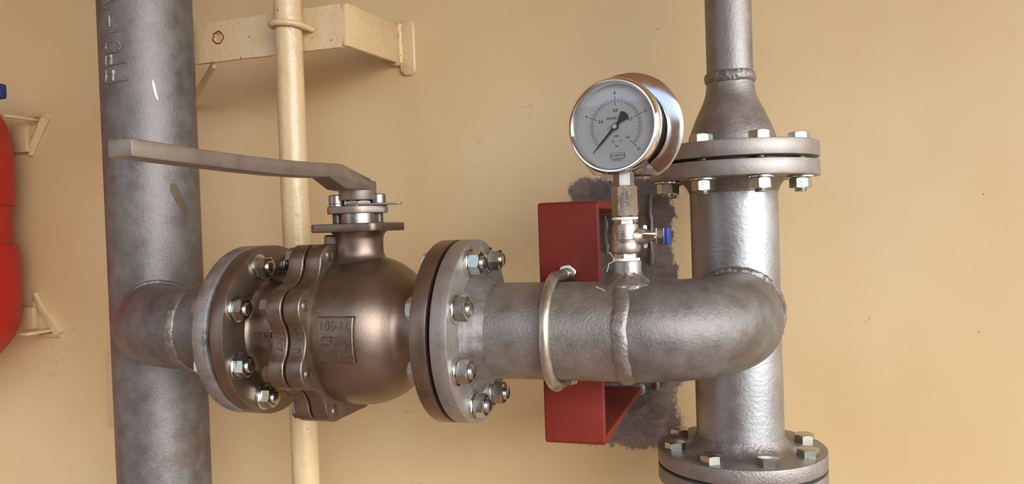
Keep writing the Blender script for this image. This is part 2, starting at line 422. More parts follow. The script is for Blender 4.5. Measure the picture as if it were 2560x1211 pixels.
# angle th: seen along +X, measured from the camera side upwards
def pos_x(X, deg): t = radians(deg); return (X, -90*cos(t), 90*sin(t))
gR = 'bolts of the flange pair right of the ball valve'
for dg, sp, lb in ((67.5, 18, 'zinc nut and bolt at the top front of the flange pair right of the valve'),
               (22.5, 25, 'zinc nut and bolt just above the middle of the flange pair right of the valve'),
               (-22.5, 5, 'zinc nut and bolt just below the middle of the flange pair right of the valve'),
               (-67.5, 22, 'zinc nut and bolt at the bottom front of the flange pair right of the valve'),
               (112.5, 8, 'zinc nut and bolt at the top rear of the flange pair right of the valve'),
               (-112.5, 3, 'zinc nut and bolt at the bottom rear of the flange pair right of the valve')):
    bolt(pos_x(0, dg), (radians(sp), 0, 0), lb, gR)
gL = 'bolts of the flange pair left of the ball valve'
XL = -286.5
for dg, sp, lb in ((67.5, 2, 'zinc nut and bolt at the top front of the flange pair left of the valve'),
               (22.5, 7, 'zinc nut and bolt just above the middle of the flange pair left of the valve'),
               (-22.5, 24, 'zinc nut and bolt just below the middle of the flange pair left of the valve'),
               (-67.5, 12, 'zinc nut and bolt at the bottom front of the flange pair left of the valve'),
               (112.5, 0, 'zinc nut half hidden behind the valve joint, top rear of the left flange pair'),
               (-112.5, 17, 'zinc nut half hidden behind the valve joint, bottom rear of the left flange pair')):
    bolt(pos_x(XL, dg), (radians(sp), 0, 0), lb, gL)
PX, PY = 292.9, 204.5
def pos_z(Z, deg): t = radians(deg); return (PX+90*cos(t), PY+90*sin(t), Z)
gT = 'bolts through the upper flange pair on the right pipe'
for dg, sp, lb in ((292.5, 8, 'zinc bolt in the middle front of the upper flange pair on the right pipe'),
               (247.5, 20, 'zinc bolt through the upper flange pair, just right of the gauge'),
               (337.5, 24, 'zinc bolt at the right end of the upper flange pair'),
               (202.5, 28, 'zinc bolt under the gauge at the left end of the upper flange pair'),
               (157.5, 14, 'zinc bolt behind the leftmost one of the upper flange pair, below the gauge')):
    bolt(pos_z(176.9, dg), (radians(sp), pi/2, 0), lb, gT)
gB = 'bolts through the lower flange pair on the right pipe'
for dg, sp, lb in ((247.5, 6, 'bolt head on the lower flange shining blue, front left of the pipe'),
               (292.5, 26, 'bolt head on the lower flange at its front, right of the blue shining one'),
               (337.5, 21, 'front bolt head at the right side of the lower flange'),
               (22.5, 12, 'rear bolt head at the right side of the lower flange'),
               (202.5, 18, 'front bolt head at the left end of the lower flange'),
               (157.5, 3, 'rear bolt head at the left end of the lower flange, before the grey paint')):
    bolt(pos_z(-226.2, dg), (radians(sp), pi/2, 0), lb, gB)

# ------------------------------------------------------------------ saddles: where a branch meets a vertical pipe
def weld_ring(bm, pts, r, lump=.35, sub=3):
    P = []
    n = len(pts)
    for i in range(n):
        a, b = V(pts[i]), V(pts[(i+1) % n])
        for k in range(sub): P.append(a.lerp(b, k/sub))
    return tube(bm, P, r, 12, closed=True, lump=lump, lscale=.16)
def circ_x(X, R, n=72, wob=0): return [(X + wob*noise.noise(V((cos(2*pi*i/n)*2, sin(2*pi*i/n)*2, X))), R*cos(2*pi*i/n), R*sin(2*pi*i/n)) for i in range(n)]

def elbow_path(x0, sgn, Re, straight=0, n=40):
    pts = [V((x0 + sgn*Re*sin(t), Re*(1-cos(t)), 0)) for t in [pi/2*i/n for i in range(n+1)]]
    if straight: pts.append(pts[-1] + V((0, straight, 0)))
    return pts
def saddle(pts, cx, cy, Rp, Rb=57.15, n=72):
    """curve where the bent tube enters a vertical pipe"""
    out = []
    tube_pts = []
    for k in range(n):
        ph = 2*pi*k/n; last = None; prev = None
        for i, p in enumerate(pts):
            a = pts[max(i-1, 0)]; b = pts[min(i+1, len(pts)-1)]; t = (b-a).normalized()
            side = V((0, 0, 1)).cross(t)
            q = p + V((0, 0, 1))*Rb*sin(ph) + side*Rb*cos(ph)
            d = sqrt((q.x-cx)**2 + (q.y-cy)**2) - Rp
            if prev is not None and d <= 0:
                f = prev[1]/(prev[1]-d+1e-9); last = prev[0].lerp(q, f); break
            prev = (q, d)
            if last is None or d < last[1]: last = (q, d)
        out.append(last if isinstance(last, V) else last[0])
    return out

def bead(bm, ax, o, R, h0, h1, ht, wob=2.5, seed=0):
    """low flattened weld run around a pipe"""
    a, b, c = frame(ax); o = V(o); rings = []; n = 120
    for k, f in enumerate((0, .12, .3, .5, .7, .88, 1)):
        ring = []
        for i in range(n):
            t = 2*pi*i/n
            sh = wob*noise.noise(V((cos(t)*2.2, sin(t)*2.2, seed)))
            nz = noise.noise(V((cos(t)*9, sin(t)*9, f*3+seed))) * .55 + noise.noise(V((cos(t)*22, sin(t)*22, f*6+seed))) * .3
            r = R + ht*sin(pi*f)**.6*(1+nz) - (.8 if k in (0, 6) else 0)
            ring.append(bm.verts.new(o + a*(h0+(h1-h0)*f+sh) + b*r*cos(t) + c*r*sin(t)))
        rings.append(ring)
    skin(bm, rings); return bm

# ------------------------------------------------------------------ left pipe with its branch
LX, LY, LR = -598.6, 130.8, 69.85
t = Thing('vertical_pipe', 'thick grey galvanised vertical pipe at the left with raised characters FF01-1', 'pipe', (LX, LY, -1300))
bm = B(); lathe(bm, [(-1300, LR-4), (-1300, LR)] + [(z, LR) for z in range(-1200, 1500, 100)] + [(1500, LR), (1500, LR-4)], (LX, LY, 0), 'Z', 96)
t.part('pipe', bm, galv_pipe)
ep = elbow_path(-413, -1, 162, 0)
ep = ep[:-5]
bm = B(); tube(bm, [V((-408, 0, 0))] + ep, 57.15, 72, caps=False); t.part('elbow', bm, galv_pipe)
sd = saddle(elbow_path(-413, -1, 162, 0, 200), LX, LY, LR)
bm = B(); weld_ring(bm, sd, 4.6, .2); t.part('weld_bead', bm, galv_pipe)
bm = B(); lathe(bm, [(-413, 57.2), (-390, 57.6), (-350, 57.6), (-338, 60), (-331, 66)], (0, 0, 0), 'X', 72); t.part('neck', bm, galv_pipe)
bm = B(); bead(bm, 'X', (0, 0, 0), 57.2, -420, -404, 2.8, 4); t.part('weld_bead', bm, weld)
bm = B(); disc(bm, -330.5, -310, 110, (0, 0, 0), 'X', 2.5, 120); disc(bm, -310, -307.4, 79, (0, 0, 0), 'X', .4)
t.part('flange', bm, galv_dull)
bm = B(); disc(bm, -307.4, -306.6, 88, (0, 0, 0), 'X', .2); t.part('gasket', bm, gap_m)
# raised characters laid down in weld metal
cv = V((CAM.x-LX, CAM.y-LY, 0)).normalized(); lf = V((cv.y, -cv.x, 0))
if lf.x > 0: lf = -lf
def lp(px, z, out=0.5):
    y = 605 - (z-75)*1.46
    lat = 59.7 - 0.025*(205-y) - (px-266)*.559
    a = asin(max(-.98, min(.98, lat/LR)))
    return V((LX, LY, 0)) + (cv*cos(a) + lf*sin(a))*(LR+out) + V((0, 0, z))
def stroke(bm, pts, r=1.9):
    P = []
    for (a, za), (b, zb) in zip(pts[:-1], pts[1:]):
        for k in range(6): P.append(lp(a+(b-a)*k/6, za+(zb-za)*k/6))
    P.append(lp(*pts[-1])); n = len(P)
    tube(bm, P, [r*(1.25 if i in (0, 1, n-2, n-1) else 1)*(.8+.4*random.random()) for i in range(n)], 10, lump=.3, lscale=.3)
bm = B()
stroke(bm, [(319, 366), (296, 364), (268, 364), (268, 368), (269, 383)]); stroke(bm, [(286, 365), (287, 381)], 2.3)
stroke(bm, [(316, 393), (290, 390), (270, 389), (268, 392), (269, 404)]); stroke(bm, [(282, 390), (281, 404)], 2.3)
stroke(bm, [(272, 410), (268, 415), (268, 420), (272, 426), (292, 426), (303, 421), (305, 415), (300, 410), (288, 409), (272, 410)])
stroke(bm, [(276, 431), (266, 437)]); stroke(bm, [(282, 440), (300, 440)], 2.2)
stroke(bm, [(277, 447), (277, 464)], 2.2)
stroke(bm, [(276, 474), (260, 481), (280, 487), (294, 489)], 2.2)
stroke(bm, [(268, 495), (300, 499), (300, 512), (268, 510)], 2.0)
t.part('raised_lettering', bm, weld, label='raised weld-metal characters FF01-1')
# scuffs left by paint and grinding
def strip(bm, rows, out, n=5):
    g = [[bm.verts.new(lp(a+(b-a)*k/n, z, out)) for k in range(n+1)] for a, b, z in rows]
    for p, q in zip(g[:-1], g[1:]):
        for k in range(n): bm.faces.new((p[k], p[k+1], q[k+1], q[k]))
bm = B(); strip(bm, [(382, 384, 366), (381, 387, 360), (384, 390, 352), (386, 392, 346), (389, 394, 341), (394, 396, 336)], .4); t.part('white_scuff', bm, white_m)
bm = B(); strip(bm, [(427, 437, 209), (424, 445, 204), (425, 449, 198), (431, 454, 190), (438, 460, 182), (447, 466, 174), (458, 471, 166), (468, 473, 160)], .4); t.part('brown_smear', bm, brown_mark)

# ------------------------------------------------------------------ right pipe spool
t = Thing('pipe_spool', 'galvanised pipe elbowing back from the valve into the tall right-hand flanged pipe', 'pipe', (PX, PY, -202))
bm = B(); lathe(bm, [(-192, 57.15)] + [(z, 57.15) for z in range(-180, 190, 20)] + [(190, 57.15)], (PX, PY, 0), 'Z', 96); t.part('riser_pipe', bm, galv_bright)
bm = B(); tube(bm, [V((14, 0, 0)), V((60, 0, 0)), V((110, 0, 0)), V((178, 0, 0))], 57.15, 96, caps=False); t.part('horizontal_pipe', bm, galv)
ep = elbow_path(177, 1, 115.9, 36)
bm = B(); tube(bm, ep, 57.4, 96, caps=False); t.part('elbow', bm, galv_pipe, label='smooth darker grey elbow')
bm = B(); bead(bm, 'X', (0, 0, 0), 57.2, 168, 187, 2.7, 4, 3.0); t.part('weld_bead', bm, weld)
sd = saddle(elbow_path(177, 1, 115.9, 0, 100) + [V((PX, 115.9+k*2, 0)) for k in range(1, 50)], PX, PY, 57.15)
bm = B(); weld_ring(bm, sd, 6.5, .22); t.part('weld_bead', bm, weld)
bm = B(); disc(bm, -20, 0, 110, (0, 0, 0), 'X', 1.4, 120); disc(bm, -22.2, -20, 79, (0, 0, 0), 'X', .4)
fl = t.part('flange', bm, flange_m)
bm = B(); lathe(bm, [(-1, 75), (.6, 73.5), (3, 69.5), (6.5, 66.5), (11, 64.5), (15, 62.5), (19, 59.5), (23, 57.3)], (0, 0, 0), 'X', 120, lambda a, h: 1+.018*noise.noise(V((cos(a)*6, sin(a)*6, h*.12)))); t.part('weld_bead', bm, galv_pipe)
bm = B()
def rim_text(bm, s, X, R, cap, depth, z0, sp=1.0, sq=1.0):
    # reads upwards along the rim, letter tops towards -X
    def fn(u, v, w_):
        a = (z0+u)/R
        return V((X - v, -(R+w_)*cos(a), (R+w_)*sin(a)))
    return text(bm, s, cap, depth, fn, 'CENTER', sp, sq)
rim_text(bm, 'DN114.3 PN16 P265GH EN1092-1', -9, 109.7, 5.4, .8, -12, 1.12, 1.12)
t.part('stamped_marking', bm, flange_m, fl, label='stamped characters along the flange rim')
# upper and lower flange of the riser
def vflange(bm, z0, z1, face): 
    disc(bm, z0, z1, 110, (PX, PY, 0), 'Z', 1.4, 120)
bm = B(); vflange(bm, 176.9, 196.9, 1); disc(bm, 196.9, 198.9, 79, (PX, PY, 0), 'Z', .4); t.part('flange', bm, flange_m)
bm = B(); lathe(bm, [(159, 57.2), (166, 60), (172, 65), (177.5, 71)], (PX, PY, 0), 'Z', 96, lambda a, h: 1+.02*noise.noise(V((cos(a)*5, sin(a)*5, h*.2)))); t.part('weld_bead', bm, weld)
bm = B(); vflange(bm, -202.2, -182.2, 1); disc(bm, -204.2, -202.2, 79, (PX, PY, 0), 'Z', .4); t.part('flange', bm, galv)
bm = B(); lathe(bm, [(-165, 57.2), (-172, 60), (-178, 65), (-182.8, 73)], (PX, PY, 0), 'Z', 96, lambda a, h: 1+.025*noise.noise(V((cos(a)*5, sin(a)*5, h*.2)))); t.part('weld_bead', bm, weld)
bm = B(); lathe(bm, [(50, 12), (50, 15.9), (80, 15.9), (80.6, 15.2), (80.6, 0)], (179.5, 0, 0), 'Z', 48); t.part('gauge_socket', bm, galv_bright)
bm = B(); lathe(bm, [(48, 30), (54, 29), (59, 23), (64, 17.5), (68, 15.8)], (179.5, 0, 0), 'Z', 60, lambda a, h: 1+.12*noise.noise(V((cos(a)*3, sin(a)*3, h*.15)))); t.part('weld_bead', bm, weld)
# reducer spool on top
t = Thing('reducer_spool', 'narrow grey pipe above the upper flange with a bell-shaped reducer', 'pipe', (PX, PY, 201))
bm = B(); lathe(bm, [(310, 30.15)] + [(z, 30.15) for z in range(340, 1500, 60)] + [(1500, 30.15)], (PX, PY, 0), 'Z', 72); t.part('pipe', bm, galv_mid)
bm = B(); lathe(bm, [(222, 57.5), (228, 57.3), (236, 55.8), (244, 52.6), (257, 47.5), (269.5, 42), (277, 38.2), (285, 34.8), (294, 32.2), (304, 31.0), (313, 30.2)], (PX, PY, 0), 'Z', 72); t.part('reducer', bm, galv_mid)
bm = B(); bead(bm, 'Z', (PX, PY, 0), 30.3, 304.5, 321, 3.2, 1.5, 5.0); t.part('weld_bead', bm, weld)
bm = B(); disc(bm, 200.9, 221.0, 110, (PX, PY, 0), 'Z', 1.4, 120); disc(bm, 199.3, 200.9, 79, (PX, PY, 0), 'Z', .3); t.part('flange', bm, flange_m)

t = Thing('flanged_pipe', 'galvanised flange and pipe end cut by the bottom edge of the photo', 'pipe', (PX, PY, -1300))
bm = B(); disc(bm, -226.2, -206.2, 110, (PX, PY, 0), 'Z', 1.4, 120); disc(bm, -206.2, -204.4, 79, (PX, PY, 0), 'Z', .3); t.part('flange', bm, galv)
bm = B(); lathe(bm, [(-1300, 57.15)] + [(z, 57.15) for z in range(-1240, -225, 60)] + [(-226, 57.15)], (PX, PY, 0), 'Z', 72); t.part('pipe', bm, galv_bright)

# ------------------------------------------------------------------ ball valve
SX = -159.5
t = Thing('ball_valve', 'large bronze-brown flanged ball valve with a long lever and cast letters 100-16 CF3M', 'valve', (SX, 0, -110))
O = (0, 0, 0)
bm = B()
lathe(bm, [(-182, 60), (-182, 92), (-179.6, 91), (-176, 91), (-165, 93), (-150, 93.5), (-136, 92.8), (-124, 90), (-113, 85.5), (-103, 79.5), (-95, 73), (-89, 67.5), (-84, 64), (-78, 62.3), (-66, 62), (-57, 63.5), (-50, 67), (-45, 73), (-43.5, 78), (-43.5, 40)], O, 'X', 120)
body = t.part('valve_body', bm, bronze, smooth=50)
bm = B(); disc(bm, -44, -24.6, 110, O, 'X', 1.2, 120); disc(bm, -24.6, -22.8, 79, O, 'X', .3); f2 = t.part('flange', bm, bronze)
bm = B(); disc(bm, -22.8, -22.2, 88, O, 'X', .1); t.part('gasket', bm, gap_m)
bm = B(); rim_text(bm, '411844', -34, 109.7, 6.5, .9, -55, 1.05, 1.1); t.part('stamped_number', bm, bronze_cast, f2)
bm = B(); disc(bm, -304, XL, 110, O, 'X', 1.2, 120); disc(bm, -306.4, -304, 79, O, 'X', .3); t.part('flange', bm, bronze)
# tail piece
bm = B(); lathe(bm, [(-287, 40), (-287, 68), (-285, 65.5), (-281.5, 63.4), (-277, 62.4), (-254, 61.6), (-251, 60.2), (-248, 56), (-245, 53.5), (-236, 53.5), (-230, 57), (-226, 63), (-223, 70), (-223, 40)], O, 'X', 96)
tail = t.part('tail_piece', bm, bronze, smooth=50)
# ribs cast onto the tail piece
for sg in (1, -1):
    bm = B(); box(bm, (-290, -7, 50 if sg > 0 else -76), (-220, 7, 76 if sg > 0 else -50), 2); t.part('rib', bm, bronze_cast)
# scalloped joint flanges
def scallop(n=240):
    out = []
    for i in range(n):
        th = 2*pi*i/n; dg = math.degrees(th)
        q = cos(8*(th-radians(22.5)))
        r = 107.5 + 9.5*(math.copysign(abs(q)**.75, q))
        if 67.5 < dg < 112.5 or 247.5 < dg < 292.5:
            r = max(r, 109.5/abs(sin(th)))
        r = min(r, 117)
        out.append((-r*cos(th), r*sin(th)))
    return out
sc = scallop()
fx = lambda u, v, w_: V((w_, u, v))
bm = B(); prism(bm, sc, fx, -201.3, -180, 1.6); jr = t.part('joint_flange', bm, bronze_cast, smooth=50)
bm = B(); prism(bm, sc, fx, -225, -204.6, 1.6); jl = t.part('joint_flange', bm, bronze_cast, smooth=50)
bm = B(); disc(bm, -204.8, -201.1, 84, O, 'X', .2); t.part('joint_gasket', bm, gap_m)
def face_text(bm, s, X, R, cap, depth, sq=1.0, z0=0):
    def fn(u, v, w_):
        return V((X - v, -(R+w_)+.0*(abs(u)), z0+u))
    return text(bm, s, cap, depth, fn, 'CENTER', 1.08, sq, .012)
def valley_text(bm, s, X, z0, cap, depth):
    def fn(u, v, w_):
        th = (z0+u)/100.0
        q = cos(8*(abs(th)-radians(22.5))); r = 107.5 + 9.5*math.copysign(abs(q)**.75, q)
        return V((X - v, -(r+w_)*cos(th), (r+w_)*sin(th)))
    return text(bm, s, cap, depth, fn, 'CENTER', 1.12, 1.0, .02)
bm = B(); valley_text(bm, 'B309', -190.5, 0, 8.6, 1.3); t.part('cast_lettering', bm, bronze_cast, jr)
bm = B(); valley_text(bm, 'B309', -214.5, 0, 8.6, 1.3); t.part('cast_lettering', bm, bronze_cast, jl)
for k in range(8):
    th = radians(22.5+45*k); c = (0, -104*cos(th), 104*sin(th))
    if k == 1: pass
    bm = B(); hexa(bm, -225, -236, 19, c, 'X', spin=radians(random.choice((0, 12, 20)))); lathe(bm, [(-230, 0), (-230, 5.5), (-183, 5.5), (-183, 7.6), (-179.9, 7.6), (-179.1, 7.0), (-178.9, 6.2), (-179.3, 5.4), (-178.7, 4.6), (-178.7, 0)], c, 'X', 32)
    t.part('joint_bolt', bm, bronze)
    bm = B(); lathe(bm, [(-179.7, 8.9), (-179.85, 9.2), (-179.9, 7.4)], c, 'X', 32); bm.free()
# name plate on the barrel
def plate_fn(R):
    def fn(u, v, w_):
        a = v/R; return V((-144 + u, -(R+w_)*cos(a), (R+w_)*sin(a)))
    return fn
bm = B(); pf = plate_fn(91)
nu, nv, top = 12, 12, 4.2
def rrect(a, b, r, n=5):
    o = []
    for cx, cy, s0 in ((a-r, b-r, 0), (-a+r, b-r, 90), (-a+r, -b+r, 180), (a-r, -b+r, 270)):
        for k in range(n+1):
            q = radians(s0 + 90*k/n); o.append((cx+r*cos(q), cy+r*sin(q)))
    return o
grid = [[bm.verts.new(pf(-23.5+47*i/nu, -26+52*j/nv, 5.0)) for j in range(nv+1)] for i in range(nu+1)]
for i in range(nu):
    for j in range(nv): bm.faces.new((grid[i][j], grid[i+1][j], grid[i+1][j+1], grid[i][j+1]))
ext = bmesh.ops.extrude_face_region(bm, geom=list(bm.faces))
for g in ext['geom']:
    if isinstance(g, bmesh.types.BMVert): g.co += V((0, 8, 0))
bmesh.ops.recalc_face_normals(bm, faces=bm.faces)
ed = [e_ for e_ in bm.edges if len(e_.link_faces) == 2 and e_.calc_face_angle() > .6]
bmesh.ops.bevel(bm, geom=ed, offset=1.6, segments=3, affect='EDGES', profile=.5)
pl = t.part('cast_plate', bm, bronze_cast)
pt_ = lambda u0, v0: (lambda u, v, w_: pf(u0+u, v0+v, 5.0+w_))
bm = B(); text(bm, '100-16', 10.5, 1.7, pt_(0, 15.5), 'CENTER', 1.05, .92, .014); text(bm, 'CF3M', 10.5, 1.7, pt_(0, -1.5), 'CENTER', 1.12, .98, .012)
f = pt_(0, -17)
for a, b in (((-16, 1.4), (5, 1.4)), ((-16, -1.4), (5, -1.4)), ((-16, 1.4), (-16, -1.4)), ((5, 4), (16, 0)), ((5, -4), (16, 0)), ((5, 4), (5, -4))):
    tube(bm, [f(a[0], a[1], .3), f(b[0], b[1], .3)], .75, 8)
t.part('cast_lettering', bm, bronze, pl)
bm = B()
def cf(u, v, w_):
    a = v/62.; return V((-264+u, -(61.6+w_)*cos(a), (61.6+w_)*sin(a)))
text(bm, 'CF3M', 7.5, 2.2, cf, 'CENTER', 1.08, 1, .012); t.part('cast_lettering', bm, bronze_cast, tail)
# bonnet and mounting pad
C0 = (SX, 0, 0)
bm = B(); lathe(bm, [(70, 45), (80, 42), (86, 37), (90, 33), (95, 30.6), (102, 30), (114, 30), (120, 31.5), (124, 35), (124, 0)], C0, 'Z', 72)
box(bm, (-203, -14, 96), (-176, 14, 121), 2.5)
t.part('bonnet', bm, bronze, smooth=50)
bm = B(); prism(bm, [(SX+x, y) for x, y in rrect(45, 45, 9)], lambda u, v, w_: V((u, v, w_)), 124, 134.5, 1.8)
t.part('mounting_pad', bm, bronze_cast)
bm = B(); lathe(bm, [(134, 0), (134, 22.5), (147, 22.5), (147, 0)], C0, 'Z', 48); t.part('gland', bm, steel_mach)
# gland plate: hull of two ears and a disc
def hull_outline(circs, n=40):
    P = []
    for cx, cy, r in circs:
        for k in range(n): P.append((cx+r*cos(2*pi*k/n), cy+r*sin(2*pi*k/n)))
    P = sorted(set((round(a, 4), round(b, 4)) for a, b in P))
    def half(P):
        h = []
        for p in P:
            while len(h) > 1 and (h[-1][0]-h[-2][0])*(p[1]-h[-2][1])-(h[-1][1]-h[-2][1])*(p[0]-h[-2][0]) <= 0: h.pop()
            h.append(p)
        return h
    return half(P)[:-1] + half(P[::-1])[:-1]
fz = lambda u, v, w_: V((u, v, w_))
bl, br_ = (-185, -9), (-136.5, 10)
bm = B(); prism(bm, hull_outline([(bl[0], bl[1], 12), (br_[0], br_[1], 12), (SX, 0, 26)]), fz, 147, 156.6, 1.2); t.part('gland_plate', bm, handle_m, smooth=50)
for c in (bl, br_):
    bm = B(); thread(bm, 134, 147, 6.2, (c[0], c[1], 0), 'Z', 1.6, 24)
    lathe(bm, [(156.6, 0), (156.6, 10), (159.2, 10), (159.6, 9), (160, 9.8), (170, 9.8), (171.2, 8.6), (171.2, 4.6), (167, 4.4), (167, 0)], (c[0], c[1], 0), 'Z', 40)
    t.part('gland_bolt', bm, steel_mach, label='bright round-headed gland bolt')
bm = B(); prism(bm, hull_outline([(SX, 0, 17)]), fz, 156.7, 158.6, .4)
prism(bm, hull_outline([(SX+8, -3, 12), (-107, 6, 5.5)]), fz, 156.8, 159.2, .8); t.part('stop_plate', bm, handle_m)
bm = B(); hexa(bm, 159.2, 163.6, 30, C0, 'Z'); lathe(bm, [(158, 0), (158, 10), (189.4, 10), (190, 9), (190, 0)], C0, 'Z', 32); t.part('stem', bm, steel_mach)
# lever, turned square across the flow, pointing out at the viewer
prof = [(-380, 188.4), (-300, 187.0), (-240, 185.8), (-180, 185.4), (-120, 186.4), (-86, 188), (-52, 175.6), (20, 175.6), (22, 187), (-3, 187.4), (-30, 196), (-56, 205), (-66, 205), (-120, 202.8), (-180, 201.4), (-240, 201), (-300, 201.3), (-380, 203)]
def lev(u, v, w_):
    f = min(1, max(0, (u+62)/52)); f = f*f*(3-2*f)
    return V((SX + w_*(12.1 + 10.9*f), u, v))
prof = [p for p in prof if p[0] < 10] + []
prof = prof[:prof.index((-52, 175.6))+1] + [(-30, 175.6), (-8, 175.6), (6, 175.6), (6, 187)] + [(-3, 187.4), (-14, 190.5)] + prof[prof.index((-30, 196)):]
bm = B(); prism(bm, prof, lev, -1, 1, 1.6)
lathe(bm, [(163.8, 0), (163.8, 23), (165, 23.6), (186, 23.6), (187.4, 22.4), (187.4, 0)], C0, 'Z', 56)
t.part('lever', bm, handle_m, smooth=40)

# ------------------------------------------------------------------ red wall bracket and U-bolt
t = Thing('pipe_bracket', 'dark red painted steel channel bracket carrying the horizontal pipe off the wall', 'bracket', (97, WY, -147))
bm = B(); prism(bm, [(60, -147.5), (64, -151.5), (WY, -155), (WY, -146), (70, -142), (70, 143), (WY, 143), (WY, 153), (64, 152.5), (60, 149)],
      lambda u, v, w_: V((w_, u, v)), 59, 136, 2.5, 3)
t.part('channel', bm, red_p)
for z in (-150, 148):
    bm = B(); weld_ring(bm, [(58, WY-3, z-6), (137, WY-3, z-6), (137, WY-3, z+6), (58, WY-3, z+6)], 4.5, .6, 12); t.part('weld_bead', bm, grey_paint)
for x_, z0_, z1_ in ((158, 55, 170), (84, 75, 155), (160, -150, -80)):
    bm = B(); tube(bm, [V((x_+.8*sin(k), WY-.5, z0_+(z1_-z0_)*k/14)) for k in range(15)], [3+1.6*((k*7) % 5)/5 for k in range(15)], 10, lump=.4); t.part('weld_bead', bm, grey_paint)
t = Thing('u_bolt', 'weathered steel U-bolt clamping the horizontal pipe to the red bracket', 'clamp', (95, 58, 0))
R_ = 63.8
pts = [V((97, 76, R_)), V((97, 40, R_)), V((96.5, 20, R_))] + [V((96 - 0*sin(a), -R_*sin(a)*1.0, R_*cos(a))) for a in [pi*i/40 for i in range(41)]] + [V((96.5, 20, -R_)), V((97, 40, -R_)), V((97, 76, -R_))]
bm = B(); tube(bm, pts, 6.4, 24); t.part('rod', bm, ubolt_m)
for s_ in (1, -1):
    bm = B(); thread(bm, 30, 59, 6.9, (97, 0, R_*s_), 'Y', 1.4); t.part('threaded_end', bm, zinc, label='bright threaded end')
    bm = B(); hexa(bm, 59.8, 49.5, 20.5, (97, 0, R_*s_), 'Y', spin=.3, both=True); t.part('nut', bm, zinc)

# ------------------------------------------------------------------ gauge assembly
GX = 178.5
t = Thing('shutoff_valve', 'small nickel ball valve with a blue-tipped lever standing on the pipe below the gauge', 'valve', (GX, 0, 81))
g0 = (GX, 0, 0)
bm = B(); hexa(bm, 82, 90, 24, g0, 'Z', spin=.5); lathe(bm, [(80.8, 0), (80.8, 10.3), (83, 10.3), (83, 0)], g0, 'Z', 32)
lathe(bm, [(88, 12), (89.5, 15.6), (91, 16.6), (99, 16.6), (100.5, 16), (101.5, 16.2), (104, 16.4), (105, 15.4), (108, 15.2), (119, 15), (122, 14.2), (122.5, 11)], g0, 'Z', 56)
hexa(bm, 121.8, 130, 22, g0, 'Z', spin=.35); vb = t.part('valve_body', bm, nickel_cast)
bm = B(); lathe(bm, [(10, 0), (10, 12), (14, 11.2), (17, 9), (23, 8.6), (23.6, 8), (23.6, 0)], (GX, 0, 107.5), 'X', 40); t.part('stem_boss', bm, nickel_cast)
def emb(u, v, w_):
    a = (u)/15.; return V((GX + (15.2+w_)*sin(a-.25), -(15.2+w_)*cos(a-.25), 107.5+v))
def embr(u, v, w_): return emb(-v, u, w_)
bm = B(); text(bm, 'INOX', 4.0, .6, lambda u, v, w_: embr(u, v+2.6, w_), 'CENTER', 1.0, 1, .02); text(bm, '316L', 4.0, .6, lambda u, v, w_: embr(u, v-2.6, w_), 'CENTER', 1.0, 1, .02)
ol = [(-5.6, -7), (5.6, -7), (6.6, -5), (6.6, 5), (5.6, 7), (-5.6, 7), (-6.6, 5), (-6.6, -5)]
tube(bm, [emb(a, b, .2) for a, b in ol], .45, 6, closed=True); t.part('cast_lettering', bm, nickel_cast, vb)
bm = B(); lathe(bm, [(22, 0), (22, 5), (40, 5), (40, 0)], (GX, 0, 107.5), 'X', 24); lathe(bm, [(24, 7.2), (26.5, 7.2), (26.5, 0)], (GX, 0, 107.5), 'X', 24); t.part('stem', bm, nickel)
bm = B(); prism(bm, rrect(2.2, 13.2, 2, 5), lambda u, v, w_: V((GX+20.8+u, w_+9, 107.2+v)), 0, 3, .5); t.part('stop_lug', bm, white_m, label='white lug')
bm = B(); prism(bm, rrect(8, 3.7, 1.2, 4), lambda u, v, w_: V((GX+27.5+u, -w_-6, 108+v)), 0, 3, .5); t.part('lever_tongue', bm, chrome, label='bright polished tongue')
bm = B(); box(bm, (GX+34.4, -9, 98.6), (GX+36.4, 19, 116.6), .6); box(bm, (GX+43, -9, 98.6), (GX+44.4, 19, 116.6), .5)
hexa(bm, 36.2, 43.4, 16.5, (GX, 0, 107.6), 'X', spin=.2, both=True); t.part('lever', bm, nickel)
bm = B(); box(bm, (GX+44.2, -9.8, 98), (GX+49.0, 20, 117.2), 1.4); t.part('lever_sleeve', bm, blue_sl, label='blue plastic sleeve')

t = Thing('hex_coupling', 'warm nickel hexagonal coupling between the small valve and the gauge', 'fitting', (GX, 0, 130.2))
bm = B(); hexa(bm, 130.4, 165.5, 25.5, g0, 'Z', spin=.157, both=True); cp = t.part('coupling_body', bm, nickel)
n0 = V((sin(radians(0)), -1, 0))
sp_ = .157 - pi/6
best = min([sp_ + k*pi/3 for k in range(6)], key=lambda a: abs(atan2(sin(a+1.41), cos(a+1.41))))
nn = V((cos(best), sin(best), 0)); rt = V((-nn.y, nn.x, 0))
def cpf(u, v, w_): return V((GX, 0, 148)) + nn*(12.75+w_+.02) + rt*(-v) + V((0, 0, u))
bm = B(); text(bm, '1/2"2PL56', 3.4, .15, lambda u, v, w_: cpf(u, v+2.6, w_), 'CENTER', 1.0, .9); text(bm, '316 SN16', 3.4, .15, lambda u, v, w_: cpf(u+2, v-2.6, w_), 'CENTER', 1.0, .9)
t.part('marking', bm, ink, cp, label='dark etched characters')

